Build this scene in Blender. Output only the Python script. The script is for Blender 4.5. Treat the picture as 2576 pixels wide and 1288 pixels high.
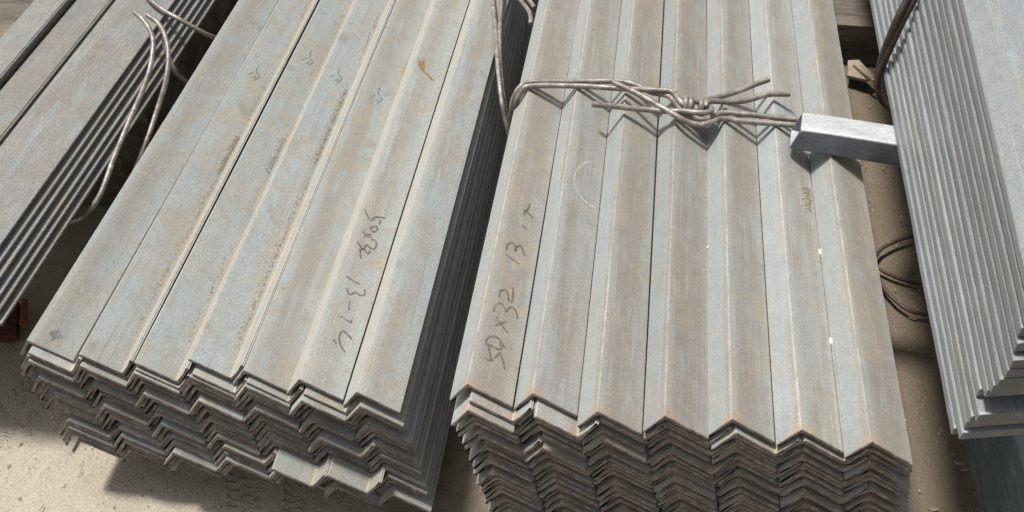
import bpy, bmesh, math, random
from mathutils.bvhtree import BVHTree
from mathutils import Vector, Matrix, noise
random.seed(7)
scene = bpy.context.scene
for o in list(bpy.data.objects): bpy.data.objects.remove(o)
COL = scene.collection

# ------------------------------------------------------------------ camera
cam_d = bpy.data.cameras.new('camera'); cam = bpy.data.objects.new('camera', cam_d); COL.objects.link(cam)
right = Vector((0.99106218, 0.13340075, 0.0)); upv = Vector((-0.09365563, 0.69578731, 0.71211561)); fwd = Vector((-0.09499676, 0.70575085, -0.70206222))
m3 = Matrix((right, upv, -fwd)).transposed()
cam.matrix_world = Matrix.Translation((0, 0, 1.017)) @ m3.to_4x4()
cam_d.sensor_width = 36.0; cam_d.lens = 2550.0/2576.0*36.0
cam_d.clip_start = 0.02; cam_d.clip_end = 200.0
scene.camera = cam

# ------------------------------------------------------------------ sky, sun, exposure
SUN_FROM = Vector((-0.33, 0.11, 1.0)).normalized()
world = bpy.data.worlds.new('World'); scene.world = world; world.use_nodes = True
wn = world.node_tree; bg = wn.nodes['Background']
sky = wn.nodes.new('ShaderNodeTexSky'); sky.sky_type = 'NISHITA'; sky.sun_disc = False
sky.sun_elevation = math.asin(SUN_FROM.z); sky.sun_rotation = math.atan2(SUN_FROM.x, SUN_FROM.y)
sky.air_density = 1.0; sky.dust_density = 4.0; sky.ozone_density = 0.6
hs = wn.nodes.new('ShaderNodeHueSaturation'); hs.inputs['Saturation'].default_value = 0.15   # hazy, whitish sky
wn.links.new(sky.outputs[0], hs.inputs['Color']); wn.links.new(hs.outputs[0], bg.inputs[0]); bg.inputs[1].default_value = 0.080
sun_d = bpy.data.lights.new('sun', 'SUN'); sun_d.energy = 3.9; sun_d.angle = math.radians(7.5); sun_d.color = (1.0, 0.965, 0.905)
sun = bpy.data.objects.new('sun', sun_d); COL.objects.link(sun)
sun.rotation_euler = (-SUN_FROM).to_track_quat('-Z', 'Y').to_euler(); sun.location = (-2, 2, 4)
vs = scene.view_settings; vs.view_transform = 'Standard'; vs.look = 'None'; vs.exposure = 0.28; vs.gamma = 1.0
vs.use_curve_mapping = False
scene.render.resolution_x = 1024; scene.render.resolution_y = 512

D = {
  'RT': [[(34,598),(32,604),(26,614),(23,608),(18,600),(11,600)],[(18,600),(16,608),(13,615)],[(30,622),(26,627),(20,630),(14,628),(10,622),(10,617),(16,617),(22,617),(27,620),(23,626)],[(15,654),(22,648),(30,642)],[(16,643),(22,650),(27,655)],[(11,658),(12,667),(16,673),(20,672),(25,666)],[(25,666),(27,673),(31,676),(36,672),(38,666)],[(14,680),(14,688),(19,693),(22,691),(25,683),(28,681),(29,689),(27,702)],[(30,737),(22,738),(12,740)],[(12,746),(12,754),(16,760),(21,759),(22,751)],[(22,751),(24,760),(28,762),(34,752)],[(30,792),(24,793)],[(37,812),(30,816),(22,817)],[(23,809),(28,823),(29,831)]],
  'LT': [[(4,857),(10,849),(16,845),(19,853),(24,857),(31,860)],[(26,854),(27,844)],[(25,842),(19,836),(19,831),(24,831),(26,837),(24,842)],[(11,824),(14,820),(21,825)],[(13,814),(18,820),(22,819)],[(8,804),(14,800),(18,797),(20,807),(25,805),(30,806),(31,814),(28,819),(23,818)],[(14,796),(19,783)],[(15,793),(18,799),(25,795),(26,801)],[(9,750),(18,748),(27,748)],[(14,734),(20,728),(25,734),(32,734),(36,738),(34,745)],[(22,721),(25,707)],[(18,695),(25,694),(31,693),(31,697)],[(38,673),(33,676),(26,678),(24,671),(26,663),(31,657),(36,654)],[(19,662),(24,659)]],
  'CH': [(38,917),(28,912),(18,897),(13,879),(15,860),(23,849),(34,844),(45,844)],
  'S1a': [(-141.3,1041.7,220.0),(-138.2,1022.3,255.0),(-134.9,1018.2,278.0),(-127.7,1024.7,290.5),(-115.2,1033.4,292.9),(-60.1,1042.2,292.9),(-7.9,1046.4,294.9),(13.0,1042.9,293.9),(32.5,1031.9,292.9),(54.5,1024.1,293.9),(66.9,1011.0,295.9)],
  'S2a': [(-139.5,1044.7,220.0),(-136.5,1026.7,250.0),(-131.4,1016.1,275.0),(-124.8,1020.4,288.0),(-114.2,1025.3,292.9),(-59.2,1032.7,292.9),(0.8,1029.3,296.9),(39.8,1029.0,298.9),(56.9,1026.1,299.9),(67.9,1013.5,299.9)],
  'coil': [(68.9,1003.2,298.9),(100.2,999.6,298.9)],
  'E1': [(92.1,1009.9,302.9),(109.5,1022.6,298.9),(125.3,1034.7,296.9),(142.7,1047.8,296.9),(158.2,1058.0,298.9),(173.3,1063.8,302.9)],
  'E2': [(95.4,994.5,305.9),(98.6,1004.1,304.9),(107.6,1012.2,300.9),(124.9,1017.3,297.9),(145.1,1024.6,296.9),(163.4,1033.0,298.9),(174.4,1038.5,298.9),(197.1,1043.0,297.9)],
  'S3': [(211.9,987.7,292.9),(200.0,988.1,292.9),(140.2,988.1,292.9),(117.4,988.2,293.9),(105.0,977.6,295.9),(91.5,970.7,295.9),(79.4,971.0,296.9),(66.9,973.3,300.9),(51.4,983.7,302.9),(32.6,997.9,303.9),(10.3,1010.4,306.9),(-15.3,1020.5,310.9)],
  'S4': [(212.7,999.4,292.9),(200.7,999.5,292.9),(148.1,1001.9,292.9),(123.8,1002.7,292.9),(110.1,996.3,292.9),(101.1,987.5,291.9),(89.0,987.1,291.9),(85.8,990.4,292.9)],
  'S4b': [(94.4,1006.8,296.9),(101.3,998.2,301.9),(102.6,987.9,304.9),(98.5,982.3,305.4),(84.3,981.1,304.9),(69.6,986.2,301.9),(48.7,987.5,298.9),(18.2,989.2,297.9),(-12.4,984.7,301.9),(-37.1,979.8,305.9)],
  'L1': [(-230.2,1453.8,205.0),(-217.7,1393.6,208.0),(-207.5,1334.1,206.0),(-195.8,1278.1,204.0),(-182.6,1205.2,200.0),(-169.3,1144.5,185.0),(-161.3,1126.3,165.0),(-153.4,1114.6,140.0)],
  'L2': [(-207.3,1456.9,205.0),(-201.2,1382.8,206.0),(-195.8,1323.5,204.0),(-189.3,1270.7,203.0),(-180.4,1211.5,196.0),(-167.4,1151.8,180.0),(-158.7,1129.2,160.0),(-151.2,1117.3,135.0)],
  'L3': [(-197.2,1426.3,210.0),(-179.0,1375.4,212.0),(-164.1,1345.6,215.0),(-149.8,1314.0,218.0),(-144.5,1278.1,222.0)],
  'L4': [(-187.1,1436.6,205.0),(-166.3,1385.8,207.0),(-154.9,1360.7,210.0),(-146.3,1340.0,212.0)],
  'G1': [(-694.0,1174.0,260.0),(-677.6,1162.7,256.0),(-662.3,1147.0,248.0),(-652.4,1126.4,240.0),(-648.3,1096.1,225.0),(-646.0,1058.6,215.4),(-645.0,1013.3,206.5),(-645.0,977.7,197.7),(-644.0,941.6,190.3),(-644.0,912.1,180.0),(-648.0,888.3,168.0),(-660.0,871.5,155.4),(-675.0,864.5,147.4),(-690.0,871.4,137.1)],
  'G2': [(-671.5,1166.0,262.0),(-654.8,1158.6,256.0),(-638.0,1138.7,248.0),(-627.2,1114.9,235.0),(-622.3,1079.4,215.0),(-628.0,1049.1,191.0),(-630.0,1019.1,176.6),(-632.0,987.5,164.0),(-634.0,956.7,151.6)],
  'G3': [(-732.6,1276.8,235.0),(-707.1,1248.7,235.0),(-682.4,1232.4,230.0),(-652.4,1221.1,222.0),(-629.4,1223.1,205.0),(-617.1,1243.8,180.0),(-622.0,1291.9,140.0)],
  'G4': [(-655.4,1164.3,226.0),(-652.2,1156.1,215.0),(-645.9,1147.5,200.0),(-639.4,1146.0,180.0),(-641.4,1168.8,150.0),(-641.3,1195.6,120.0)],
  'D1': [(313.0,1056.0,445.0),(307.9,1050.2,430.0),(301.6,1045.2,405.0),(300.1,1052.1,372.0),(299.5,1060.2,342.0),(300.9,1065.6,318.0),(304.7,1069.5,300.0),(312.7,1076.1,280.0),(326.0,1090.4,260.0),(344.6,1108.8,240.0)],
  'D2': [(305.7,1055.0,445.0),(300.3,1049.2,430.0),(294.7,1043.1,408.0),(295.2,1054.0,374.0),(296.6,1062.9,345.0),(300.7,1073.3,318.0),(306.0,1080.6,295.0),(316.5,1094.5,270.0),(329.9,1108.7,250.0),(349.6,1127.1,230.0)],
  'B1': [(449.9,1140.1,10.0),(409.9,1118.0,10.0),(381.6,1093.9,10.0),(369.3,1061.1,10.0),(378.4,1016.4,10.0),(402.7,982.4,10.0),(432.0,977.4,8.0),(445.3,979.7,8.0)],
  'B2': [(363.9,1066.0,8.0),(383.3,1052.4,8.0),(409.8,1039.1,8.0),(432.7,1036.1,7.0),(446.6,1031.9,7.0)],
  'B3': [(357.9,1087.4,6.0),(370.4,1097.5,6.0),(383.9,1104.9,6.0),(397.6,1113.4,6.0),(415.7,1123.5,5.0)],
}
# ------------------------------------------------------------------ node helpers
class NT:
    def __init__(s, name):
        s.m = bpy.data.materials.new(name); s.m.use_nodes = True; s.t = s.m.node_tree
        s.b = s.t.nodes['Principled BSDF']; s.b.inputs['Specular IOR Level'].default_value = 0.35
    def n(s, typ, **kw):
        x = s.t.nodes.new('ShaderNode'+typ)
        for k, v in kw.items(): setattr(x, k, v)
        return x
    def set(s, sock, v):
        if hasattr(v, 'is_output') or isinstance(v, bpy.types.NodeSocket): s.t.links.new(v, sock)
        elif isinstance(v, (tuple, list)) and len(v) == 3 and sock.type == 'RGBA': sock.default_value = (*v, 1)
        else: sock.default_value = v
    def math(s, op, a, b=None, c=None, clamp=False):
        x = s.n('Math', operation=op, use_clamp=clamp); s.set(x.inputs[0], a)
        if b is not None: s.set(x.inputs[1], b)
        if c is not None: s.set(x.inputs[2], c)
        return x.outputs[0]
    def noise(s, vec, scale, detail=3, rough=.55, dist=0.0):
        x = s.n('TexNoise'); s.set(x.inputs['Vector'], vec); x.inputs['Scale'].default_value = scale
        x.inputs['Detail'].default_value = detail; x.inputs['Roughness'].default_value = rough; x.inputs['Distortion'].default_value = dist
        return x.outputs[0]
    def mapr(s, v, a, b, c=0., d=1., smooth=True):
        x = s.n('MapRange', interpolation_type='SMOOTHSTEP' if smooth else 'LINEAR'); s.set(x.inputs['Value'], v)
        for i, q in zip(('From Min', 'From Max', 'To Min', 'To Max'), (a, b, c, d)): s.set(x.inputs[i], q)
        return x.outputs[0]
    def mix(s, f, a, b, mode='MIX'):
        x = s.n('Mix', data_type='RGBA', blend_type=mode); s.set(x.inputs[0], f); s.set(x.inputs[6], a); s.set(x.inputs[7], b)
        return x.outputs[2]
    def comb(s, x, y, z=0.0):
        c = s.n('CombineXYZ'); s.set(c.inputs[0], x); s.set(c.inputs[1], y); s.set(c.inputs[2], z); return c.outputs[0]
    def bump(s, h, strength, dist):
        x = s.n('Bump'); s.set(x.inputs['Height'], h); x.inputs['Strength'].default_value = strength; x.inputs['Distance'].default_value = dist
        s.t.links.new(x.outputs[0], s.b.inputs['Normal'])

def steel(name, blue=(.30, .335, .345), tan=(.385, .36, .31), brown=(.295, .245, .205), band_mid=0.55, band_amt=0.6, tan_amt=0.5, rust_end=0.0,
          dust_root=0.0, gloss=0.5, value=1.0, speck=0.45, short_tan=0.0, short_blue=0.0, sheen=.45, stain=0.0, ridge=0.0, vary=(.90, 1.07)):
    """rolled steel with mill scale; uses the 'prof' UV layer: u = metres across the profile from the corner, v = metres from the cut end"""
    k = NT(name)
    uv = k.n('UVMap', uv_map='prof').outputs[0]; sp = k.n('SeparateXYZ'); k.set(sp.inputs[0], uv); u, v = sp.outputs[0], sp.outputs[1]
    oi = k.n('ObjectInfo').outputs['Random']
    r1 = k.math('MULTIPLY', oi, 31.7); r2 = k.math('MULTIPLY', k.math('FRACT', k.math('MULTIPLY', oi, 7.13)), 17.3)
    r3 = k.math('FRACT', k.math('MULTIPLY', oi, 53.7))
    cs = k.comb(k.math('MULTIPLY_ADD', u, 9.0, r1), k.math('MULTIPLY_ADD', v, 1.0, r2), r1)      # long streaks
    cm = k.comb(k.math('ADD', u, r1), k.math('ADD', v, r2), r2)                                    # even
    streak = k.noise(cs, 6.0, 4, .6)
    blot = k.noise(cm, 17.0, 4, .6, .3)
    blot2 = k.noise(cm, 45.0, 4, .65)
    fine = k.noise(cm, 620.0, 3, .7)
    grit = k.noise(cm, 850.0, 2, .5)
    uw = k.math('MULTIPLY_ADD', k.math('SUBTRACT', blot2, .5), .010, k.math('MULTIPLY_ADD', k.math('SUBTRACT', streak, .5), .022, u))
    # rust-brown dusty band on the wide leg, blue-grey scale toward its toe and on the narrow leg
    b1 = k.math('MULTIPLY', k.mapr(uw, .001, .010), k.mapr(uw, .05*band_mid+.014, .05*band_mid-.004))
    b2 = k.math('MULTIPLY', k.mapr(uw, -.010, -.004), k.mapr(uw, .002, -.002))
    band = k.math('MAXIMUM', b1, k.math('MULTIPLY', b2, .6))
    band = k.math('MULTIPLY', k.math('MULTIPLY', band, band_amt), k.mapr(k.math('ADD', streak, k.math('MULTIPLY', r3, .25)), .38, .72))
    tanf = k.math('MULTIPLY', k.mapr(k.math('ADD', blot, k.math('MULTIPLY', k.math('SUBTRACT', streak, .5), .6)), .40, .68), tan_amt)
    c = k.mix(tanf, blue, tan)
    c = k.mix(band, c, brown)
    rust = k.math('MULTIPLY', k.mapr(k.noise(k.comb(k.math('MULTIPLY_ADD', u, 2.5, r2), k.math('ADD', v, r1), r1), 26.0, 5, .7), .60, .74), .5)
    c = k.mix(rust, c, (.33, .265, .20))
    paleb = k.math('MULTIPLY', k.mapr(k.noise(k.comb(k.math('MULTIPLY_ADD', u, 5.0, r2), k.math('MULTIPLY_ADD', v, 1.0, r1), 3.3), 14.0, 3, .5), .54, .70), sheen)
    c = k.mix(paleb, c, (.345, .40, .425))
    # dried-mud stains with clear edges, lengthwise rub marks, dark handling smudges; how much differs from bar to bar
    if stain > 0:
        sv = k.comb(k.math('MULTIPLY_ADD', u, 1.0, r2), k.math('MULTIPLY_ADD', v, .55, r1), r1)
        st1 = k.math('MULTIPLY', k.mapr(k.noise(sv, 19.0, 6, .68, .8), .52, .58), k.mapr(blot2, .3, .62))
        c = k.mix(k.math('MULTIPLY', st1, k.mapr(r3, 0, 1, stain*.35, stain, False)), c, (.355, .305, .235))
        st2 = k.math('MULTIPLY', k.mapr(k.noise(k.comb(k.math('ADD', u, r1), k.math('MULTIPLY_ADD', v, .8, r2), 5.1), 31.0, 5, .7, .5), .60, .66), k.mapr(fine, .4, .6))
        c = k.mix(k.math('MULTIPLY', st2, stain*.7), c, (.20, .19, .18))
    sc = k.noise(k.comb(k.math('MULTIPLY_ADD', u, 700.0, r1), k.math('MULTIPLY_ADD', v, 5.0, r2), r2), 1.0, 2, .5)
    c = k.mix(k.math('MULTIPLY', k.mapr(sc, .60, .68), .38), c, (.46, .46, .44)); c = k.mix(k.math('MULTIPLY', k.mapr(sc, .38, .31), .38), c, (.19, .175, .16))
    c = k.mix(k.math('MULTIPLY', r3, .22), c, tan)
    spots = k.math('MULTIPLY', k.mapr(k.noise(cm, 95.0, 4, .65), .66, .70), k.mapr(r3, .2, 1.0, 0.0, .75))
    c = k.mix(spots, c, (.31, .19, .11))
    pits = k.math('MULTIPLY', k.mapr(k.noise(cm, 380.0, 3, .6), .335, .29), .7)
    c = k.mix(pits, c, (.12, .11, .10))
    c = k.mix(k.math('MULTIPLY', k.mapr(k.noise(cm, 330.0, 3, .6), .67, .71), .45), c, (.52, .51, .48))
    brush = k.noise(k.comb(k.math('MULTIPLY_ADD', u, 150.0, r2), k.math('MULTIPLY_ADD', k.math('ADD', v, k.math('MULTIPLY', u, .7)), 260.0, r1), r1), 1.0, 3, .6)   # rolled-in scale marks
    c = k.mix(k.math('MULTIPLY', k.math('MULTIPLY', k.mapr(brush, .55, .68), k.mapr(blot, .45, .62)), .35), c, (.24, .27, .29))
    if short_tan > 0: c = k.mix(k.math('MULTIPLY', k.mapr(uw, -.002, -.006), k.math('MULTIPLY', k.mapr(blot, .3, .6, .45, 1.0), short_tan)), c, (.42, .39, .34))
    if short_blue > 0: c = k.mix(k.math('MULTIPLY', k.math('MULTIPLY', k.mapr(uw, -.007, -.011), k.mapr(uw, -.030, -.024)), k.math('MULTIPLY', k.mapr(streak, .3, .6, .4, 1.0), short_blue)), c, (.325, .355, .362))
    if ridge > 0:       # worn bright ridge with thin rust lines beside it
        un = k.math('MULTIPLY_ADD', k.math('SUBTRACT', blot2, .5), .0012, u)
        l1 = k.math('MULTIPLY', k.mapr(k.math('ABSOLUTE', k.math('ADD', un, .0048)), .0010, .0004), k.mapr(streak, .35, .6))
        l2 = k.math('MULTIPLY', k.mapr(k.math('ABSOLUTE', k.math('ADD', un, .0006)), .0013, .0005), k.mapr(blot2, .35, .6))
        c = k.mix(k.math('MULTIPLY', l1, ridge*.6), c, (.26, .19, .145)); c = k.mix(k.math('MULTIPLY', l2, ridge*.8), c, (.50, .46, .41))
    if dust_root > 0:   # loose dirt lying along the corner
        d = k.math('MULTIPLY', k.mapr(k.math('ABSOLUTE', uw), .016, .002), k.mapr(k.math('ADD', blot, k.math('MULTIPLY', blot2, .4)), .50, .80))
        c = k.mix(k.math('MULTIPLY', d, dust_root), c, (.41, .36, .285))
    if rust_end > 0:
        e = k.math('MULTIPLY', k.mapr(k.math('MULTIPLY_ADD', k.math('SUBTRACT', blot2, .5), .03, v), .018, .0), k.mapr(k.math('ABSOLUTE', u), .022, .004))
        c = k.mix(k.math('MULTIPLY', e, rust_end), c, (.40, .28, .19))
    val = k.math('MULTIPLY', k.mapr(fine, .25, .75, 1-speck*.55, 1+speck*.45, False), k.mapr(grit, .30, .42, 1-speck*.35, 1.0))
    val = k.math('MULTIPLY', val, k.mapr(oi, 0, 1, vary[0]*value, vary[1]*value, False))
    val = k.math('MULTIPLY', val, k.mapr(blot2, .2, .8, .92, 1.08, False))
    c = k.mix(1.0, c, k.comb(val, val, val), 'MULTIPLY')
    k.set(k.b.inputs['Base Color'], c)
    k.set(k.b.inputs['Roughness'], k.mapr(k.math('ADD', fine, k.math('MULTIPLY', tanf, .5)), .2, 1.0, gloss-.1, gloss+.3, False))
    k.b.inputs['Metallic'].default_value = 0.12
    k.bump(k.math('ADD', k.math('MULTIPLY', fine, .6), k.math('MULTIPLY', blot2, .8)), .30, .0006)
    return k.m

def simple(name, c1, c2, scale, rough=.7, metallic=0., bump=.3, bdist=.001, speck=0., stretch=(1, 1, 1), c3=None, detail=5):
    k = NT(name); tc = k.n('TexCoord').outputs['Object']; mp = k.n('Mapping'); k.set(mp.inputs['Vector'], tc); mp.inputs['Scale'].default_value = stretch
    oi = k.n('ObjectInfo').outputs['Random']; k.set(mp.inputs['Location'], k.comb(k.math('MULTIPLY', oi, 7.7), k.math('MULTIPLY', oi, 3.1), 0.0))
    v = mp.outputs[0]
    a = k.noise(v, scale, detail, .62); f = k.noise(v, scale*9, 3, .6)
    c = k.mix(k.mapr(a, .35, .65), c1, c2)
    if c3: c = k.mix(k.mapr(k.noise(v, scale*.6, 5, .7, .4), .55, .68), c, c3)
    vv = k.mapr(f, .25, .75, 1-speck, 1+speck*.7, False); c = k.mix(1.0, c, k.comb(vv, vv, vv), 'MULTIPLY')
    k.set(k.b.inputs['Base Color'], c); k.b.inputs['Metallic'].default_value = metallic
    k.set(k.b.inputs['Roughness'], k.mapr(a, .3, .7, rough-.08, rough+.1, False))
    k.bump(k.math('ADD', k.math('MULTIPLY', a, .6), k.math('MULTIPLY', f, .5)), bump, bdist)
    return k.m

M_LEFT = steel('scale_steel_ridge_up', ridge=.35, value=.97, band_amt=.5, tan_amt=.45, short_tan=.65, blue=(.355, .388, .39), tan=(.405, .37, .315), stain=1.0, sheen=.95, speck=.5, vary=(.86, 1.08))
M_LEFTV = steel('scale_steel_trough_up', ridge=0, value=.97, band_amt=.3, tan_amt=.45, short_tan=.6, dust_root=.85, blue=(.355, .388, .39), tan=(.405, .37, .315), stain=1.1, sheen=.95, speck=.5, vary=(.86, 1.08))
M_RIGHT = steel('scale_steel_right', band_amt=.95, tan_amt=.6, band_mid=.78, rust_end=.6, ridge=.7, short_blue=.8, blue=(.325, .345, .345), tan=(.355, .33, .285), brown=(.295, .262, .23), stain=.8, speck=.45, vary=(.88, 1.08))
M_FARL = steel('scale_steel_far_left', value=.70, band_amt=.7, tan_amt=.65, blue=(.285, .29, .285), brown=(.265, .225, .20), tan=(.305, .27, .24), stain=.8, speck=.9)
M_FLAT = steel('flat_bar_steel', value=.9, band_amt=.0, tan_amt=.3, blue=(.265, .29, .305), tan=(.31, .30, .29), speck=.6, gloss=.45, vary=(.76, 1.08), stain=.4)
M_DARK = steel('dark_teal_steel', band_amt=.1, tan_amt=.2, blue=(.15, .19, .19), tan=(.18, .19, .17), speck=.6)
M_END = simple('sheared_steel_end', (.235, .208, .197), (.14, .12, .113), 160, .6, .15, .8, .0015, .45, (1, 1, .35), (.34, .32, .31))
M_ENDR = simple('rusty_sheared_end', (.33, .30, .28), (.20, .172, .157), 160, .65, .1, .8, .0015, .45, (1, 1, .35), (.42, .385, .355))
M_WIRE = simple('annealed_wire', (.33, .30, .28), (.20, .17, .152), 85, .42, .3, .5, .0010, .40, (1, 1, 1), (.46, .44, .42))
M_RUSTWIRE = simple('rusty_wire', (.075, .065, .065), (.10, .065, .05), 55, .5, .3, .5, .001, .35, (1, 1, 1), (.22, .10, .05))
M_TUBESIDE = simple('tube_side_blue', (.20, .22, .26), (.15, .165, .20), 50, .35, .55, .25, .0006, .25, (.3, 1, 1), (.28, .29, .31))
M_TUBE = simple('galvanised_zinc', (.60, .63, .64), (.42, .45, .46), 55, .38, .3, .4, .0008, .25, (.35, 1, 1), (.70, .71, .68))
M_WOOD = simple('dusty_timber', (.17, .145, .12), (.10, .085, .07), 25, .9, 0, 1.0, .004, .35, (.15, 1, 1), (.25, .22, .185))
M_CHIP = simple('pale_wood_chip', (.34, .29, .22), (.26, .215, .16), 60, .8, 0, .5, .001, .2, (.3, 1, 1))
M_STRAW = simple('dry_straw', (.55, .46, .30), (.40, .31, .19), 60, .8, 0, .3, .001, .2)
M_DIRT = simple('dirt_crumb', (.36, .31, .24), (.27, .225, .17), 200, .95, 0, .6, .001, .25)
M_WHITE = simple('white_mortar', (.78, .76, .70), (.62, .58, .50), 300, .9, 0, .7, .001, .15)
M_ORANGE = simple('orange_plastic', (.30, .09, .04), (.22, .065, .03), 80, .6, 0, .2, .001, .25)
M_RED = simple('dark_red_oxide', (.10, .035, .025), (.06, .025, .02), 60, .8, 0, .5, .001, .35)
def mark_mat(name, col, alpha):
    k = NT(name); tc = k.n('TexCoord').outputs['Object']; k.set(k.b.inputs['Base Color'], col); k.b.inputs['Roughness'].default_value = .8
    k.set(k.b.inputs['Alpha'], k.mapr(k.math('ADD', k.math('MULTIPLY', k.noise(tc, 500, 3, .6), .65), k.math('MULTIPLY', k.noise(tc, 40, 2, .5), .5)), .38, .68, alpha*.15, alpha))
    return k.m
M_INK = mark_mat('faded_marker_ink', (.15, .115, .09), .62)
M_INKD = mark_mat('stamp_ink', (.10, .10, .095), .6)
M_CHALK = mark_mat('chalk', (.75, .74, .70), .75)
M_STAIN = mark_mat('rust_stain', (.34, .21, .11), .8)
M_SMUDGE = mark_mat('dark_smudge', (.12, .12, .115), .5)

# ------------------------------------------------------------------ object helpers
def link(o, parent=None):
    COL.objects.link(o)
    if parent: o.parent = parent
    return o
def tag(o, label=None, cat=None, group=None, kind=None):
    for k_, v_ in (('label', label), ('category', cat), ('group', group), ('kind', kind)):
        if v_: o[k_] = v_
    return o
def mesh_obj(name, verts, faces, mats, parent=None, smooth=None, fm=None):
    me = bpy.data.meshes.new(name); me.from_pydata([tuple(v) for v in verts], [], faces)
    for m_ in (mats if isinstance(mats, (list, tuple)) else [mats]): me.materials.append(m_)
    if fm: me.polygons.foreach_set('material_index', fm)
    if smooth is not None:
        me.shade_smooth(); me.set_sharp_from_angle(angle=math.radians(smooth))
    me.update()
    return link(bpy.data.objects.new(name, me), parent)
def empty(name, loc=(0, 0, 0)):
    o = bpy.data.objects.new(name, None); o.location = loc; o.empty_display_size = .01
    return link(o)

def profile(L, S, t, r_root, r_toe):
    """closed outline (a along the wide leg, b along the narrow leg, material toward +a+b) with its u coordinate"""
    P = []
    c = .0007
    P += [(0, c, 'o'), (c*.3, c*.3, 'o'), (c, 0, 'o')]
    P += [(L*.33, 0, 'o'), (L*.66, 0, 'o'), (L-.0006, 0, 'o'), (L, .0006, 'o')]
    for i in range(4):
        a = i/3*math.pi/2; P.append((L-r_toe+r_toe*math.cos(a), t-r_toe+r_toe*math.sin(a), 'i'))
    for i in range(5):
        a = i/4*math.pi/2; P.append((t+r_root-r_root*math.sin(a), t+r_root-r_root*math.cos(a), 'i'))
    for i in range(4):
        a = i/3*math.pi/2; P.append((t-r_toe+r_toe*math.sin(a), S-r_toe+r_toe*math.cos(a), 'i'))
    P += [(.0006, S, 'o'), (0, S-.0006, 'o'), (0, S*.5, 'o')]
    out = []
    for a, b, w in P:
        out.append((a, b, (a if a > b else -b)))
    return out

def bar_mesh(name, L, S, t, alpha, length, mats, seed, segs=18, bow=.0016, skew=0.0):
    """steel angle, ridge up: outer corner on the local Y axis, cut end at y = 0"""
    rnd = random.Random(seed)
    pr = profile(L, S, t, t*.75, t*.4)
    ca, sa = math.cos(alpha), math.sin(alpha)
    n = len(pr)
    cx = sum(p[0] for p in pr)/n; cy = sum(p[1] for p in pr)/n
    ph, ph2 = rnd.uniform(0, 6.3), rnd.uniform(0, 6.3)
    ys = [0.0, .0007] + [length*((i/segs)**1.5) for i in range(1, segs+1)]
    verts, us = [], []
    for j, y in enumerate(ys):
        bx = bow*math.sin(y*3.1+ph)*.5; bz = bow*.7*math.sin(y*2.3+ph2)
        for i, (a, b, u) in enumerate(pr):
            if j == 0:       # worn, slightly rounded cut edge
                pa, na = pr[i-1], pr[(i+1) % n]
                tx, ty = na[0]-pa[0], na[1]-pa[1]; l = math.hypot(tx, ty) or 1
                a2, b2 = a - ty/l*.00045, b + tx/l*.00045
                yy = rnd.uniform(-.0003, .0003)
            else:
                a2, b2, yy = a, b, y
            jig = rnd.uniform(-.00012, .00012) if j > 1 else 0
            verts.append((a2*ca - b2*sa + bx + jig, yy + skew*(a2-b2), -a2*sa - b2*ca + bz)); us.append((u, y))
    faces, fm = [], []
    for j in range(len(ys)-1):
        for i in range(n):
            i2 = (i+1) % n
            faces.append((j*n+i, (j+1)*n+i, (j+1)*n+i2, j*n+i2)); fm.append(1 if j == 0 else 0)
    faces.append(tuple(range(n))); fm.append(1)
    faces.append(tuple(reversed(range((len(ys)-1)*n, len(ys)*n)))); fm.append(1)
    me = bpy.data.meshes.new(name); me.from_pydata(verts, [], faces)
    bm = bmesh.new(); bm.from_mesh(me); bmesh.ops.recalc_face_normals(bm, faces=bm.faces); bm.to_mesh(me); bm.free()
    for m_ in mats: me.materials.append(m_)
    me.polygons.foreach_set('material_index', fm)
    uvl = me.uv_layers.new(name='prof')
    flat = []
    for lp in me.loops: flat += us[lp.vertex_index]
    uvl.data.foreach_set('uv', flat)
    me.shade_smooth(); me.set_sharp_from_angle(angle=math.radians(28)); me.update()
    return me

ORD = ['first', 'second', 'third', 'fourth', 'fifth', 'sixth', 'seventh', 'eighth', 'ninth', 'tenth', 'eleventh', 'twelfth', 'thirteenth', 'fourteenth',
       'fifteenth', 'sixteenth', 'seventeenth', 'eighteenth', 'nineteenth', 'twentieth', 'twenty-first', 'twenty-second', 'twenty-third', 'twenty-fourth', 'twenty-fifth', 'twenty-sixth']

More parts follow.
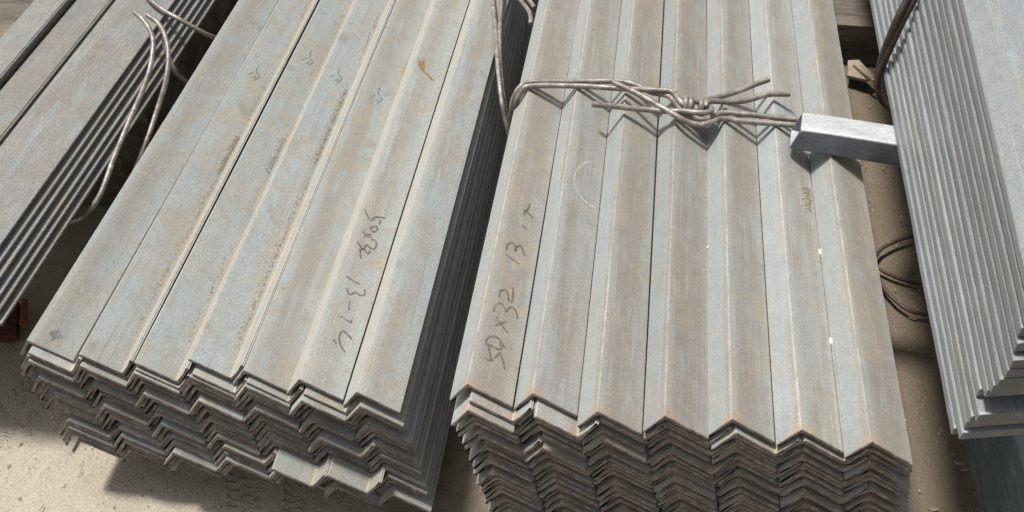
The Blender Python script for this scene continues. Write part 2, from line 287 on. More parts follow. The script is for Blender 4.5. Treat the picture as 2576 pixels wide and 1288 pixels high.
class Bundle:
    """angles nested ridge over ridge: 'A' lies ridge up, 'V' lies trough up; every layer sits on the one below along the nesting direction"""
    def __init__(s, L, S, t, x0, z0, ncol, mats, seed, length=3.0, mats_v=None, al=None):
        s.L, s.S, s.t = L, S, t; s.al = al or math.atan2(S, L); s.ca, s.sa = math.cos(s.al), math.sin(s.al)
        s.pitch = L*s.ca + S*s.sa; s.x0, s.z0, s.n = x0, z0, ncol
        k = s.ca - s.sa; h = s.ca + s.sa               # n_long + n_short = (sa-ca, ca+sa)
        s.lean = (s.sa - s.ca)/h; s.T = t*h             # shift sideways per unit rise; rise per layer
        s.meshes = [bar_mesh('angle_bar', L, S, t, s.al, length, mats, seed+i) for i in range(6)]
        s.vmeshes = [bar_mesh('angle_bar', L, S, t, s.al, length, mats_v, seed+50+i) for i in range(6)] if mats_v else s.meshes
        s.hl = [0.0]*ncol; s.hs = [0.0]*(ncol+1); s.bars = []; s.rnd = random.Random(seed)
    def put(s, kind, i, y, gap=.0004, rz=0.0, lay=0, lift=0.0, slide=0.0):
        if kind == '.': return None
        T = s.T + gap
        j = i if kind == 'A' else i+1
        o = max(s.hl[i], s.hs[j]) + lift; s.hl[i] = s.hs[j] = o + T
        s.bars.append(dict(k=kind, i=i, o=o+(T if kind == 'A' else 0), y=y, rz=rz, lay=lay, sl=slide))
        return s.bars[-1]
    def finish(s, ref, make_label, group):
        """ref: the bar whose wave lies at z0; the rest follow"""
        off = ref['o']; s.off = off
        for b in s.bars:
            d = b['o'] - off; px = s.x0 + b['i']*s.pitch + s.lean*d; pz = s.z0 + d
            if b['k'] == 'V': px += s.L*s.ca; pz -= s.L*s.sa
            px += b['sl']*s.ca; pz -= b['sl']*s.sa
            o = bpy.data.objects.new('angle_bar', s.rnd.choice(s.meshes if b['k'] == 'A' else s.vmeshes)); link(o)
            o.location = (px + s.rnd.uniform(-.0003, .0003), b['y'], pz)
            o.rotation_euler = (0, s.rnd.uniform(-.003, .003) + (math.pi if b['k'] == 'V' else 0), b['rz'] + s.rnd.uniform(-.0004, .0004))
            tag(o, make_label(b), 'angle bar', group); b['ob'] = o
    def face(s, b, sm, y, lift=.0002):
        """point on the upward side of the wide leg of bar b, sm metres from the wave's ridge"""
        d = b['o'] - s.off; up = d if b['k'] == 'A' else d + s.T
        x = s.x0 + b['i']*s.pitch + s.lean*up + b['sl']*s.ca; z = s.z0 + up - b['sl']*s.sa
        p = Vector((x + sm*s.ca, y, z - sm*s.sa)); n = Vector((s.sa, 0, s.ca))
        if 'bvh' not in b:
            o = b['ob']; mw = Matrix.Translation(o.location) @ o.rotation_euler.to_matrix().to_4x4()
            b['bvh'] = BVHTree.FromPolygons([mw @ v_.co for v_ in o.data.vertices], [tuple(q_.vertices) for q_ in o.data.polygons])
        hit = b['bvh'].ray_cast(p + n*.012, -n, .03)      # settle on the real, slightly bowed steel
        return (hit[0] if hit[0] else p) + n*lift

def layer_rank(bars, n):
    """1 = top, counted per column"""
    for i in range(n):
        c = sorted([b for b in bars if b['i'] == i], key=lambda b: -b['o'])
        for r, b in enumerate(c): b['rank'] = r

# ------------------------------------------------------------------ ground
def axis(lo, hi, d0, d1, step):
    a = []; x = d0
    while x < d1: a.append(x); x += step
    g = step; x = d0
    L_ = []
    while x > lo: g *= 1.35; x -= g; L_.append(x)
    g = step; x = a[-1]; R_ = []
    while x < hi: g *= 1.35; x += g; R_.append(x)
    return L_[::-1] + a + R_
gx = axis(-30, 30, -1.05, .62, .006); gy = axis(-30, 30, .40, 1.75, .006)
gv = []
for y in gy:
    for x in gx:
        p = Vector((x, y, 0))
        z = noise.noise(p*6)*.0035 + noise.noise(p*25)*.0013 + max(0, noise.noise(p*70+Vector((3, 1, 0))))*.0016 + max(0, noise.noise(p*150)-.25)*.003
        if abs(x) > 1.2 or y > 2 or y < .2: z = noise.noise(p*.5)*.02
        gv.append((x, y, z - .004))
nx = len(gx)
gf = [(j*nx+i, j*nx+i+1, (j+1)*nx+i+1, (j+1)*nx+i) for j in range(len(gy)-1) for i in range(nx-1)]
k = NT('dusty_ground'); tc = k.n('TexCoord').outputs['Object']
a = k.noise(tc, 5, 6, .62); b_ = k.noise(tc, 45, 5, .65, .3); f_ = k.noise(tc, 330, 4, .65); g_ = k.noise(tc, 700, 2, .5)
c = k.mix(k.mapr(a, .3, .7), (.48, .43, .35), (.40, .35, .28))
c = k.mix(k.math('MULTIPLY', k.mapr(b_, .5, .75), .5), c, (.53, .48, .40))
c = k.mix(k.math('MULTIPLY', k.mapr(k.noise(tc, 90, 4, .6), .60, .72), .6), c, (.27, .225, .175))
spx = k.n('SeparateXYZ'); k.set(spx.inputs[0], tc)   # brown soil right, also painted-in bundle shade at the middle gap; paler dust left
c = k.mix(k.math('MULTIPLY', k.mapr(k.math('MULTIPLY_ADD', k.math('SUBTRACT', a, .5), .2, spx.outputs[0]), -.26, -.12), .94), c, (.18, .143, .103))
vv = k.math('MULTIPLY', k.mapr(f_, .25, .75, .74, 1.2, False), k.mapr(g_, .33, .40, .8, 1.0)); c = k.mix(1.0, c, k.comb(vv, vv, vv), 'MULTIPLY')
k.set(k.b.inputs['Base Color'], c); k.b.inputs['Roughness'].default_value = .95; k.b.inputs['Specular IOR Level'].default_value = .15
# tyre tread pressed into the dust: two lanes of slanted lugs
sp = k.n('SeparateXYZ'); k.set(sp.inputs[0], tc)
def lane(px, py, ang, w):
    ca_, sa_ = math.cos(ang), math.sin(ang)
    X_ = k.math('SUBTRACT', sp.outputs[0], px); Y_ = k.math('SUBTRACT', sp.outputs[1], py)
    d = k.math('SUBTRACT', k.math('MULTIPLY', X_, sa_), k.math('MULTIPLY', Y_, ca_)); al = k.math('ADD', k.math('MULTIPLY', X_, ca_), k.math('MULTIPLY', Y_, sa_))
    wob = k.math('SUBTRACT', b_, .5); d = k.math('MULTIPLY_ADD', wob, .012, d); al = k.math('MULTIPLY_ADD', wob, -.014, al)
    m_ = k.mapr(k.math('ABSOLUTE', d), w, w*.8)
    lug = k.math('SINE', k.math('MULTIPLY', k.math('ADD', al, k.math('MULTIPLY', k.math('PINGPONG', d, w*.4), .7)), 560.0))
    return k.math('MULTIPLY', k.math('MULTIPLY', m_, k.mapr(lug, -.1, .6)), k.mapr(k.noise(tc, 22, 3, .6), .40, .56))
tr = k.math('ADD', lane(-.385, .575, 1.95, .022), k.math('ADD', lane(-.325, .585, 1.75, .020), lane(-.725, .64, 1.2, .030)))
h = k.math('ADD', k.math('ADD', k.math('MULTIPLY', b_, .7), k.math('MULTIPLY', f_, .45)), k.math('MULTIPLY', tr, -.8))
k.bump(h, 1.0, .006)
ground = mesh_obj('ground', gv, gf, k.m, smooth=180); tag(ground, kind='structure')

# ------------------------------------------------------------------ timbers under the bundles
def rough_beam(name, x0, x1, y0, y1, z0, z1, mat, label, cat='timber', group=None, nseg=40, amp=.003, seed=0):
    vs_, fs_ = [], []
    ring = [(0, 0), (.5, 0), (1, 0), (1, .33), (1, .66), (1, 1), (.75, 1), (.5, 1), (.25, 1), (0, 1), (0, .66), (0, .33)]
    for i in range(nseg+1):
        x = x0+(x1-x0)*i/nseg
        for a_, b2 in ring:
            y = y0+(y1-y0)*a_; z = z0+(z1-z0)*b2; q = Vector((x*3+seed, y*20, z*20))
            corner = (a_ in (0, 1)) and b2 == 1
            vs_.append((x, y+noise.noise(q*1.3)*amp*.7 + (.003 if corner and a_ == 0 else 0), z+noise.noise(q*1.7+Vector((9, 0, 0)))*amp*(.6 if b2 == 1 else 0) - (.003 if corner else 0)))
    n = len(ring)
    for i in range(nseg):
        for q in range(n): fs_.append((i*n+q, (i+1)*n+q, (i+1)*n+(q+1) % n, i*n+(q+1) % n))
    fs_.append(tuple(range(n))); fs_.append(tuple(reversed(range(nseg*n, (nseg+1)*n))))
    o = mesh_obj(name, vs_, fs_, mat, smooth=35); tag(o, label, cat, group, 'thing'); return o

# ------------------------------------------------------------------ the two main bundles of 50 x 32 angles
rr = random.Random(11)
# left bundle (seven columns, trough-up and ridge-up bars mixed)
LB = Bundle(.050, .032, .0037, -.590, .220, 7, [M_LEFT, M_END], 100, mats_v=[M_LEFTV, M_END])
left_layers = ['AAAAAAA', 'VVVVVV.', 'AAAAAAA', 'AAAAAAA', 'AAAAAAA', 'VVVVVV.', 'AAAAAAA', 'AAAAAAA', 'AAAAAAA', 'AAAAAAA', 'VVVVVV.', 'AAAAAAA', 'AAAAAAA', 'AAAAAAA', 'VVVVVV.', 'AAAAAAA', 'AAAAAAA', 'AAAAAAA', 'VVVVVV.']
NLB = len(left_layers)
for q, row in enumerate(left_layers):
    dep = NLB - q
    ylay = .604 - .0011*dep + rr.uniform(-.0032, .0032)
    g_l = rr.uniform(.0009, .0032)
    for i, ch in enumerate(row):
        y = ylay - .0022*i + rr.uniform(-.0026, .0026) + (rr.uniform(-.008, .008) if rr.random() < .2 else 0)
        if q == 5 and i in (4, 5): y = .557
        LB.put(ch, i, y, g_l + rr.uniform(-.0004, .0004), lay=dep)
top_y = [.612, .603, .600, .607, .602, .598, .5906]
b0 = LB.put('A', 0, top_y[0], slide=.0005); b4 = LB.put('A', 4, top_y[4]); b5 = LB.put('A', 5, top_y[5], slide=-.0009); b6 = LB.put('A', 6, top_y[6])
b1 = LB.put('V', 1, top_y[1], slide=-.0013); b2 = LB.put('V', 2, top_y[2]); b3 = LB.put('V', 3, top_y[3], slide=-.0016)
LTOP = [b0, b1, b2, b3, b4, b5, b6]
layer_rank(LB.bars, 7)
def lab_left(b):
    i, r = b['i'], b['rank']
    if r == 0:
        return ['pale grey steel angle bar on top at the left edge of the left-centre bundle',
                'dusty steel angle bar on top of the left-centre bundle, second from the left',
                'steel angle bar third from left on top of the left-centre bundle',
                'steel angle bar on top of the left-centre bundle, exactly in its middle',
                'steel angle bar fifth from the left on top of the left-centre bundle',
                'steel angle bar with faded marker writing and rust stain on top of left-centre bundle',
                'steel angle bar on top at the right edge of the left-centre bundle'][i]
    return f"steel angle bar {ORD[i]} from the left, {ORD[r]} layer down, in the left-centre bundle"
LB.finish(b6, lab_left, 'angle bars stacked in the left-centre bundle')

# right bundle (seven columns, ridges up)
RB = Bundle(.050, .032, .0037, -.1167, .290, 7, [M_RIGHT, M_ENDR], 300)
right_layers = ['A']*16 + ['V', 'A', 'A', 'V', 'A', 'A', 'V', 'A', 'V']
NRB = len(right_layers)
for q, ch in enumerate(right_layers):
    dep = NRB - q
    ylay = .5525 - .0002*dep + rr.uniform(-.003, .003); g_l = rr.uniform(.0013, .0030)
    for i in range(7):
        y = ylay + rr.uniform(-.0026, .0028) + (rr.uniform(-.007, .009) if rr.random() < .25 else 0)
        RB.put('.' if ch == 'V' and i == 6 else ch, i, y, g_l + rr.uniform(-.0002, .0002), lay=dep)
rty = [.562, .561, .548, .550, .554, .551, .546]
RTOP = [RB.put('A', i, rty[i]) for i in range(7)]
layer_rank(RB.bars, 7)
def lab_right(b):
    i, r = b['i'], b['rank']
    if r == 0:
        return ['ridged steel angle bar with marker writing on top at left edge of right-centre bundle',
                'steel angle bar with a curved chalk line on top of the right-centre bundle',
                'steel angle bar third from the left on top of the right-centre bundle',
                'middle steel angle bar on top of the right-centre bundle, under the wire knot',
                'steel angle bar fifth from the left on top of the right-centre bundle',
                'steel angle bar sixth from left on top of right-centre bundle, under the tube end',
                'steel angle bar on top at the right edge of the right-centre bundle, under the tube'][i]
    return f"steel angle bar {ORD[i]} from the left, {ORD[r]} layer down, in the right-centre bundle"
RB.finish(RTOP[3], lab_right, 'angle bars stacked in the right-centre bundle')

# far left bundle of larger angles
FBS = []
for ci, (px_, pz_, y_, top_) in enumerate(((-.9295, .184, .66, 'V'), (-.8435, .205, .66, 'V'), (-.7575, .235, .664, 'A'))):
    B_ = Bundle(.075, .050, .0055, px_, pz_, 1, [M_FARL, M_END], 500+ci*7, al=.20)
    for q in range(6): ft = B_.put('A', 0, y_ + rr.uniform(-.004, .004), rr.uniform(.0010, .0022))
    if top_ == 'V': B_.put('V', 0, .70)
    layer_rank(B_.bars, 1)
    for b in B_.bars: b['ci'] = ci
    FBS.append((B_, ft))
def lab_far(b):
    i, r = b['ci'], b['rank']
    side = ['left', 'middle', 'right'][i]
    if r == 0:
        return ['wide steel angle bar in the top left corner, outermost of the far left bundle', 'wide steel angle bar with a raised bright lip on top of the far left bundle',
                'wide steel angle bar on top of the far left bundle, next to the dark gap'][i]
    return f"wide steel angle bar in the {side} column, {ORD[r]} layer down, of the far left bundle"
for B_, ft in FBS: B_.finish(ft, lab_far, 'wide angle bars stacked in the far left bundle')

lowest = lambda B: min((v.co.z + b['ob'].location.z if b['k'] == 'A' else b['ob'].location.z - v.co.z) for b in B.bars if b['rank'] > 2 for v in b['ob'].data.vertices[:30])
zl, zr, zf = lowest(LB), lowest(RB), lowest(FBS[2][0])
print('bundle bottoms', zl, zr, zf, 'bars', len(LB.bars), len(RB.bars), 19)
rough_beam('timber_beam', -.20, .78, 1.585, 1.70, -.002, zr-.0035, M_WOOD, 'old timber beam lying across the gap under the right-centre bundle', seed=2)
if zl > .012: rough_beam('timber_board', -.66, -.16, 1.60, 1.70, -.002, zl-.003, M_WOOD, 'thin timber board under the left-centre bundle', seed=5)
rough_beam('added_shade_sleeper', -1.08, -.71, 1.05, 3.3, -.002, zf-.004, M_WOOD, 'broad added timber sleeper keeping the gap dark under the far left bundle', seed=8)  # added block: carries the bundle and keeps sun off the gap floor
rough_beam('timber_beam', -1.05, .78, 3.0, 3.1, -.002, .03, M_WOOD, 'timber beam under the far ends of the bundles', seed=12)

# ------------------------------------------------------------------ writing, stamps and stains (children of the bar they are on)
def ribbon(B, b, name, strokes, w, mat, lift=.00025):
    vs_, fs_ = [], []
    for st in strokes:
        pts = []
        for q in range(len(st)-1):
            p0, p1 = st[max(q-1, 0)], st[q]; p2, p3 = st[q+1], st[min(q+2, len(st)-1)]
            for s_ in range(4):
                t_ = s_/4
                pts.append(tuple(.5*(2*p1[c_]+(p2[c_]-p0[c_])*t_+(2*p0[c_]-5*p1[c_]+4*p2[c_]-p3[c_])*t_*t_+(3*p1[c_]-p0[c_]-3*p2[c_]+p3[c_])*t_**3) for c_ in (0, 1)))
        pts.append(st[-1])
        base = len(vs_)
        for q, p in enumerate(pts):
            a_, b2 = pts[max(q-1, 0)], pts[min(q+1, len(pts)-1)]; dx, dy = b2[0]-a_[0], b2[1]-a_[1]; l = math.hypot(dx, dy) or 1
            ww = w*.5*(.8+.4*noise.noise(Vector((p[0]*.3, p[1]*.3, 0))))
            for sg in (-1, 1): vs_.append(B.face(b, (p[0]-sg*dy/l*ww)/1000, (p[1]+sg*dx/l*ww)/1000, lift))
        for q in range(len(pts)-1): fs_.append((base+2*q, base+2*q+1, base+2*q+3, base+2*q+2))
    o = b['ob']; inv = (Matrix.Translation(o.location) @ o.rotation_euler.to_matrix().to_4x4()).inverted()
    return mesh_obj(name, [inv @ v for v in vs_], fs_, mat, parent=o)
for st_ in D['RT']: ribbon(RB, RTOP[0], 'marker_stroke', [st_], 2.9, M_INK)
for st_ in D['LT']: ribbon(LB, b5, 'marker_stroke', [st_], 2.9, M_INK)
ribbon(RB, RTOP[1], 'chalk_line', [D['CH']], 1.3, M_CHALK)
stamp = [[(-5, 4), (-9, -3)], [(7, 4), (3, -7)], [(-1, 8), (4, 5), (7, 3)], [(-1, 8), (-3, 20)], [(0, 1), (2, -2), (-2, -4)]]
for bb, (sx, sy) in zip((b1, b2, b3, b4), ((24, 1119), (27, 1164), (25, 1122), (26, 1090))):
    ribbon(LB, bb, 'stamped_mark', [[(sx+p[0]*.95+rr.uniform(-.5, .5), sy+p[1]*1.3+rr.uniform(-.8, .8)) for p in st] for st in stamp], 1.7, M_INKD)
def blob(B, b, name, cx, cy, rx, ry, mat, seed):
    vs_ = [B.face(b, cx/1000, cy/1000, .0003)]; n = 28
    for q in range(n):
        a_ = q/n*2*math.pi; r_ = .6+.55*abs(noise.noise(Vector((math.cos(a_)*1.4+seed, math.sin(a_)*1.4, seed))))*1.6
        vs_.append(B.face(b, (cx+rx*r_*math.cos(a_))/1000, (cy+ry*r_*math.sin(a_))/1000, .0003))
    o = b['ob']; inv = (Matrix.Translation(o.location) @ o.rotation_euler.to_matrix().to_4x4()).inverted()
    return mesh_obj(name, [inv @ v for v in vs_], [(0, q+1, (q+1) % n+1) for q in range(n)], mat, parent=o)
blob(LB, b5, 'rust_stain', 12, 1164, 7, 13, M_STAIN, 1.0); 
ribbon(LB, b5, 'rust_stain', [[(12, 1158), (22, 1154), (34, 1148)], [(6, 1172), (12, 1160)]], 6.0, M_STAIN, .00035)
blob(LB, b0, 'dark_smudge', 22, 632, 7, 8, M_SMUDGE, 4.0)

# ------------------------------------------------------------------ wires
def spline(pts, sub=8):
    out = []
    for q in range(len(pts)-1):
        p0, p1, p2, p3 = (Vector(pts[max(q-1, 0)]), Vector(pts[q]), Vector(pts[q+1]), Vector(pts[min(q+2, len(pts)-1)]))
        for s_ in range(sub):
            t_ = s_/sub
            out.append(.5*(2*p1+(p2-p0)*t_+(2*p0-5*p1+4*p2-p3)*t_*t_+(3*p1-p0-3*p2+p3)*t_**3))
    out.append(Vector(pts[-1])); return out
def wire(name, pts_mm, r, mat, parent=None, sides=12, sub=8, sm=True, seed=0.0, kink=.0003):
    P = [p/1000 for p in (spline(pts_mm, sub) if sm else [Vector(p) for p in pts_mm])]
    P = [p + Vector((noise.noise(p*45+Vector((seed, 0, 0))), noise.noise(p*45+Vector((0, seed, 7))), .4*noise.noise(p*45+Vector((5, 0, seed)))))*kink for p in P]   # hand-bent, never quite smooth
    vs_, fs_ = [], []; up = None
    for q, p in enumerate(P):
        t_ = (P[min(q+1, len(P)-1)]-P[max(q-1, 0)]).normalized()
        if up is None: up = t_.orthogonal().normalized()
        up = (up - t_*up.dot(t_)).normalized(); sd = t_.cross(up)
        for i in range(sides):
            a_ = i/sides*2*math.pi; rad = r*(1+.05*noise.noise(p*120+Vector((i*.9, seed, 0))))
            vs_.append(p + (up*math.cos(a_)+sd*math.sin(a_))*rad)
    for q in range(len(P)-1):
        for i in range(sides): fs_.append((q*sides+i, q*sides+(i+1) % sides, (q+1)*sides+(i+1) % sides, (q+1)*sides+i))
    # cut ends, slightly pinched
    for e, flip in ((0, True), (len(P)-1, False)):
        base = [e*sides+i for i in range(sides)]; fs_.append(tuple(reversed(base)) if flip else tuple(base))
    return mesh_obj(name, vs_, fs_, mat, parent=parent, smooth=50)
def helix(a_, b_2, rad, turns, phase, n=14):
    A, Bv = Vector(a_), Vector(b_2); ax = (Bv-A).normalized(); e1 = Vector((0, 0, 1)); e1 = (e1-ax*e1.dot(ax)).normalized(); e2 = ax.cross(e1)
    N = int(turns*n); return [tuple(A+(Bv-A)*(q/N)+(e1*math.cos(phase+q/N*turns*2*math.pi)+e2*math.sin(phase+q/N*turns*2*math.pi))*rad) for q in range(N+1)]
WR = .0035
tie = empty('tie_wire', (.08, 1.0, .29)); tag(tie, 'twisted double tie wire with a knot across the right-centre bundle', 'wire')
def tied(name, pts, **kw):
    return wire(name, [tuple(Vector(p)-Vector((80, 1000, 290))) for p in pts], WR, M_WIRE, parent=tie, **kw)
c0, c1 = Vector(D['coil'][0]), Vector(D['coil'][1]); cm_ = c0.lerp(c1, .46)
S1 = [tuple(p) for p in D['S1a'][:-1]] + helix(c0, cm_, 8.0, 2.35, 2.2) + [tuple(cm_+Vector((5, 5, 5)))] + [tuple(p) for p in D['E1']]
S2 = [tuple(p) for p in D['S2a'][:-1]] + [tuple(c0+Vector((0, 2, 1))), tuple(cm_+Vector((0, 0, 0)))] + helix(cm_+Vector((3, -1, 0)), c1-Vector((3, 0, 0)), 8.0, 1.9, 1.2) + [tuple(p) for p in D['E2'][1:]]
tied('strand', S1, sub=5, seed=1); tied('strand', S2, sub=5, seed=2)
tied('strand', [tuple(p) for p in D['S3']], seed=3)
S4 = [tuple(p) for p in D['S4']] + [(78, 998, 291), (80, 1009, 292.5), (88, 1012, 294)] + [tuple(p) for p in D['S4b']]
tied('strand', S4, seed=4)

lw = empty('tie_wire', (-.19, 1.27, .2)); tag(lw, 'bent tie wire hanging over the right edge of the left-centre bundle', 'wire')
for nm in ('L1', 'L2'): wire('strand', [tuple(Vector(p)-Vector((-190, 1270, 200))) for p in D[nm]], WR, M_WIRE, parent=lw)
le = empty('wire_end', (-.16, 1.33, .21)); tag(le, 'loose bent wire ends at the top of the gap between the two centre bundles', 'wire')
for nm in ('L3', 'L4'): wire('strand', [tuple(Vector(p)-Vector((-160, 1330, 210))) for p in D[nm]], WR, M_WIRE, parent=le)
tag(wire('loose_wire', D['G1'], WR, M_WIRE), 'long bent wire with its tip on the far left bundle, nearer the camera', 'wire')
tag(wire('loose_wire', D['G2'], WR, M_WIRE), 'bent wire curving down into the dark gap, right beside the longer one', 'wire')
tag(wire('loose_wire', D['G3'], WR, M_WIRE), 'wire crossing the dark gap at the top, between far left and left-centre bundles', 'wire')
tag(wire('loose_wire', D['G4'], WR, M_WIRE), 'short wire branching off into the dark gap under the left-centre bundle', 'wire')
rod = empty('wire_sling', (.29, 1.0, .4)); tag(rod, 'thick rusty double wire hook leaning on the flat bar stack', 'wire')
for nm in ('D1', 'D2'): wire('strand', [tuple(Vector(p)-Vector((290, 1000, 400))) for p in D[nm]], .0042, M_RUSTWIRE, parent=rod, kink=.0004)
coil = empty('wire_coil', (.38, 1.02, .0)); tag(coil, 'dark rusty wire loops on the ground in the right gap', 'wire')
for nm in ('B1', 'B2'): wire('strand', [tuple(Vector(p)-Vector((380, 1020, 0))) for p in D[nm]], .0027, M_RUSTWIRE, parent=coil, kink=.0002)

# ------------------------------------------------------------------ galvanised tube
def tube_obj():
    Lx, w, h_, wl = .40, .036, .031, .0026
    def ring(hw, hh, r_):
        o_ = []
        for sx, sy, a0 in ((1, 1, 0), (-1, 1, 90), (-1, -1, 180), (1, -1, 270)):
            for q in range(4):
                a_ = math.radians(a0+q*30); o_.append((sx*(hw-r_)+r_*math.cos(a_), sy*(hh-r_)+r_*math.sin(a_)))
        return o_
    out, inn = ring(w/2, h_/2, .0035), ring(w/2-wl, h_/2-wl, .0015); n = len(out)
    vs_, fs_ = [], []
    xs = [0.0, .0006] + [Lx*i/12 for i in range(1, 13)]
    for j, x in enumerate(xs):
        for R_, nm in ((out, 0), (inn, 1)):
            for y, z in R_:
                cut = -.008*(z/h_)*-1.0 + .0012*noise.noise(Vector((y*200, z*200, 0))) if j < 2 else 0
                dent = -.002*math.exp(-(x/.02)**2)*(1 if z > 0 else 0)*(.5+.5*noise.noise(Vector((y*90, 2, 0))))
                sc = .97 if (j == 0 and nm == 0) else 1
                vs_.append((x+cut, y*sc, z*sc+dent))
    st = 2*n
    for j in range(len(xs)-1):
        for i in range(n):
            i2 = (i+1) % n
            fs_.append((j*st+i, j*st+i2, (j+1)*st+i2, (j+1)*st+i)); fs_.append((j*st+n+i2, j*st+n+i, (j+1)*st+n+i, (j+1)*st+n+i2))
    for i in range(n):
        i2 = (i+1) % n; fs_.append((i2, i, n+i, n+i2)); e = (len(xs)-1)*st; fs_.append((e+i, e+i2, e+n+i2, e+n+i))
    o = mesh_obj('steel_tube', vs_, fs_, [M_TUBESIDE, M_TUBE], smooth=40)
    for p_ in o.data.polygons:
        if p_.normal.z > .35: p_.material_index = 1  # pale zinc on up-facing faces, darker blue on the rest
    o.location = (.198, .9615, .2905+h_/2); o.rotation_euler = (0, 0, math.atan2(-.014, .104))
    return tag(o, 'shiny galvanised square tube lying on the right-centre bundle, under the flat bars', 'tube')
tube_obj()

# ------------------------------------------------------------------ stack of flat bars on the right
fy = [.537, .523, .526, .521, .513, .529, .518, .513, .508, .507, .506, .511, .515, .51, .52]
TH = math.radians(7.5); fc, fs = math.cos(TH), math.sin(TH)
def flat_mesh(seed, W=.085, t=.0092, length=3.0):
    rnd = random.Random(seed); ph = rnd.uniform(0, 6)
    r_ = .0009
    sl_ = .0008
    ring = [(0, r_), (r_, 0), (W*.5, 0), (W-r_, 0), (W, r_), (W, t-r_), (W-r_, t), (W*.66, t), (W*.33, t), (.012, t), (sl_+r_, t), (sl_, t-r_), (sl_*.55, t*.5)]
    ys = [0, .0006] + [length*(i/90)**1.4 for i in range(1, 91)]
    vs_, fs_, us, fm = [], [], [], []
    for j, y in enumerate(ys):
        for a_, b2 in ring:
            e = noise.noise(Vector((y*55, seed*3.1, b2*60)))*.0003 + noise.noise(Vector((y*8, seed*7.7, 0)))*.0007 if a_ < .01 else 0
            ins = .0004 if j == 0 else 0
            vs_.append((a_+e+(ins if a_ < .01 else 0), y+a_*math.tan(math.radians(9)), b2+(ins if b2 == 0 else -ins if b2 == t else 0)+.0003*math.sin(y*3+ph)))
            us.append((a_+b2, y))
    n = len(ring)
    for j in range(len(ys)-1):
        for i in range(n):
            fs_.append((j*n+i, (j+1)*n+i, (j+1)*n+(i+1) % n, j*n+(i+1) % n)); fm.append(1 if j == 0 else 0)
    fs_.append(tuple(range(n))); fs_.append(tuple(reversed(range((len(ys)-1)*n, len(ys)*n)))); fm += [1, 1]
    me = bpy.data.meshes.new('flat_bar'); me.from_pydata(vs_, [], fs_)
    bm = bmesh.new(); bm.from_mesh(me); bmesh.ops.recalc_face_normals(bm, faces=bm.faces); bm.to_mesh(me); bm.free()
    me.materials.append(M_FLAT); me.materials.append(M_FLAT); me.polygons.foreach_set('material_index', fm)
    uvl = me.uv_layers.new(name='prof'); fl = []
    for lp in me.loops: fl += us[lp.vertex_index]
    uvl.data.foreach_set('uv', fl); me.shade_smooth(); me.set_sharp_from_angle(angle=math.radians(35)); return me
fmesh = [flat_mesh(i) for i in range(5)]
NF = 15
for q in range(NF):
    o = link(bpy.data.objects.new('flat_bar', fmesh[q % 5]))
    o.location = (.2945 - .0002*q + rr.uniform(-.0006, .0006), fy[q], .3235 + .0124*q); o.rotation_euler = (0, -TH, -(.018 + .0029*q))
    lab = ('lowest flat steel bar of the stack at the right edge, resting on the tube' if q == 0 else 'topmost flat steel bar of the stack at the right edge, its wide face visible' if q == NF-1
           else f'rough-edged flat steel bar, {ORD[q]} from the bottom of the stack at the right')
    tag(o, lab, 'flat bar', 'flat bars stacked at the right edge')

# dark bars below the flat bars, low at the right
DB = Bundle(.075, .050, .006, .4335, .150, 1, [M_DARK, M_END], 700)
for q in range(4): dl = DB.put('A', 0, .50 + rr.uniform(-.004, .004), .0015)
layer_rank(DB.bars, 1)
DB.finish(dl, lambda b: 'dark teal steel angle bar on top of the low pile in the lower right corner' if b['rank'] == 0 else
          f"dark steel angle bar, {ORD[b['rank']]} layer down, in the low pile at lower right", 'dark angle bars in the low pile at lower right')

# ------------------------------------------------------------------ small things
def lump(name, loc, size, mat, seed, label=None, cat=None, group=None, flat=1.0):
    bm = bmesh.new(); bmesh.ops.create_icosphere(bm, subdivisions=2, radius=1)
    for v in bm.verts:
        d = 1+.45*noise.noise(v.co*1.6+Vector((seed, 0, 0)))+.2*noise.noise(v.co*4+Vector((seed, 3, 0))); v.co = Vector((v.co.x*size[0]*d, v.co.y*size[1]*d, v.co.z*size[2]*d))
    me = bpy.data.meshes.new(name); bm.to_mesh(me); bm.free(); me.materials.append(mat)
    o = link(bpy.data.objects.new(name, me)); o.location = loc; tag(o, label, cat, group, 'thing'); return o
for (bi, y, sz, sd, lb) in ((5, .806, (.0020, .0034, .0020), 1.3, 'white mortar crumb in a valley of the right-centre bundle, nearer the tube'),
                            (5, .681, (.0019, .0042, .0020), 5.3, 'white mortar crumb in a valley of the right-centre bundle, nearer its cut ends'),
                            (3, .797, (.0010, .0020, .0010), 8.1, 'tiny white crumb in the middle valley of the right-centre bundle')):
    lump('mortar_crumb', RB.face(RTOP[bi], .0485, y, .0012), sz, M_WHITE, sd, lb, 'crumb', 'white crumbs on the right-centre bundle')

def slab(name, pts, z0, th, mat, label, cat, tilt=(0, 0)):
    vs_ = [(x, y, z0+tilt[0]*(x-pts[0][0])+tilt[1]*(y-pts[0][1])) for x, y in pts]; n = len(vs_)
    vs_ += [(x, y, z+th) for x, y, z in vs_]
    fs_ = [tuple(reversed(range(n))), tuple(range(n, 2*n))] + [(i, (i+1) % n, n+(i+1) % n, n+i) for i in range(n)]
    o = mesh_obj(name, vs_, fs_, mat); md = o.modifiers.new('bevel', 'BEVEL'); md.width = .0008; md.segments = 2
    return tag(o, label, cat)
slab('board_piece', [(.374, 1.512), (.404, 1.499), (.418, 1.506), (.396, 1.552), (.378, 1.552)], .016, .006, M_CHIP, 'pale piece of broken board on the ground in the right gap', 'board', (.15, .1))
slab('wood_stick', [(.384, 1.534), (.388, 1.537), (.416, 1.487), (.412, 1.484)], .026, .005, M_CHIP, 'thin wooden stick leaning over the broken board in the right gap', 'stick', (.1, 0))
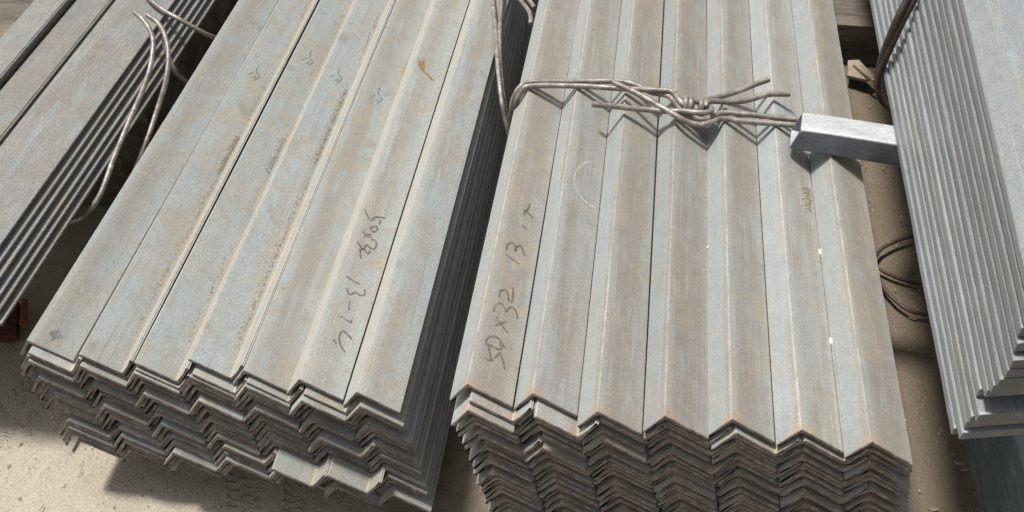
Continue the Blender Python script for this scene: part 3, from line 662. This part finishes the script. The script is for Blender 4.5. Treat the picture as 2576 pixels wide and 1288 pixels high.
slab('orange_strip', [(-.776, .832), (-.767, .832), (-.750, .791), (-.759, .790)], .020, .003, M_ORANGE, 'small orange strip standing out of the dark left gap', 'strip', (0, .1))
slab('red_plate', [(-.83, .83), (-.785, .835), (-.757, .775), (-.80, .768)], .002, .012, M_RED, 'dark red plate on the ground in shadow at the left edge', 'plate')

def crumbs(name, spots, mat, label, cat):
    """loose grains joined into one object: nobody could count them"""
    vs_, fs_ = [], []
    for (x, y, z, s_) in spots:
        b_ = len(vs_); rot = rr.uniform(0, 6.3)
        for q in range(4):
            a_ = rot+q*math.pi/2; vs_.append((x+math.cos(a_)*s_*rr.uniform(.6, 1.3), y+math.sin(a_)*s_*rr.uniform(.6, 1.5), z+rr.uniform(0, .3)*s_))
        vs_.append((x, y, z+s_*rr.uniform(.6, 1.0))); vs_.append((x, y, z-s_*.3))
        for q in range(4): fs_ += [(b_+q, b_+(q+1) % 4, b_+4), (b_+(q+1) % 4, b_+q, b_+5)]
    return tag(mesh_obj(name, vs_, fs_, mat), label, cat, kind='stuff')
sp_ = []
for bb, y0, y1, dens in ((b1, .62, 1.5, 300), (b2, .65, 1.5, 160), (b3, .62, 1.4, 420), (b3, .95, 1.12, 160), (b1, .92, 1.0, 160), (b2, .93, 1.0, 80)):
    for _ in range(dens*3):
        y = rr.uniform(y0, y1); s_m = .0446 - abs(rr.gauss(0, .0032))
        if noise.noise(Vector((y*9, bb['i']*3.3, 0))) < -.05 and rr.random() < .8: continue
        p = LB.face(bb, s_m, y, .0002); sp_.append((p.x, p.y, p.z, rr.uniform(.0003, .0008)))
crumbs('loose_dirt', sp_, M_DIRT, 'loose dirt grains lying in the troughs of the left-centre bundle', 'dirt')
sp_ = []
for _ in range(260):
    t_ = abs(rr.gauss(0, .4)); y = .905-.09*min(t_, 1.2)*rr.uniform(.2, 1); s_m = .044-abs(rr.gauss(0, .006))
    p = RB.face(RTOP[5], s_m, y, .0002); sp_.append((p.x, p.y, p.z, rr.uniform(.0005, .0018)))
crumbs('wood_shavings', sp_, M_CHIP, 'wood shavings in the valley below the tube on the right-centre bundle', 'shavings')
sp_ = []
for _ in range(45):
    i_ = rr.choice((2, 3, 4, 5, 5, 6)); y = rr.uniform(.57, 1.3); s_m = rr.choice((.001, .0495, .0495, .0495, .03))
    p = RB.face(RTOP[i_], s_m, y, .0002); sp_.append((p.x, p.y, p.z, rr.uniform(.0003, .0006)))
crumbs('white_flecks', sp_, M_WHITE, 'tiny white flecks scattered on the right-centre bundle', 'flecks')
# straw and chips scattered on the ground
vs_, fs_ = [], []
for _ in range(120):
    x, y = (rr.uniform(.34, .47), rr.uniform(.55, 1.5)) if rr.random() < .6 else (rr.uniform(-.85, -.25), rr.uniform(.42, .9))
    l, w = rr.uniform(.003, .013), rr.uniform(.0003, .0008); a_ = rr.uniform(0, 6.3); z = rr.uniform(-.001, .002); dz = rr.uniform(-.001, .002)
    dx, dy = math.cos(a_)*l, math.sin(a_)*l; ox, oy = -math.sin(a_)*w, math.cos(a_)*w; b_ = len(vs_)
    for (px, py, pz) in ((x, y, z), (x+dx, y+dy, z+dz)):
        vs_ += [(px-ox, py-oy, pz), (px+ox, py+oy, pz), (px+ox*.4, py+oy*.4, pz+w*1.6), (px-ox*.4, py-oy*.4, pz+w*1.6)]
    fs_ += [(b_+q, b_+(q+1) % 4, b_+4+(q+1) % 4, b_+4+q) for q in range(4)] + [(b_+3, b_+2, b_+1, b_), (b_+4, b_+5, b_+6, b_+7)]
tag(mesh_obj('straw_litter', vs_, fs_, M_STRAW), 'scattered bits of straw on the dusty ground', 'straw', kind='stuff')
sp_ = []
for _ in range(1300):
    x, y = (rr.uniform(.33, .48), rr.uniform(.5, 1.6)) if rr.random() < .5 else (rr.uniform(-.85, -.15), rr.uniform(.40, .95))
    sp_.append((x, y, noise.noise(Vector((x, y, 0))*6)*.0035-.0035, rr.choice((.0008, .001, .0013, .0018, .0028))))
crumbs('ground_pebbles', sp_, M_DIRT, 'small pebbles and clods on the dusty ground', 'pebbles')
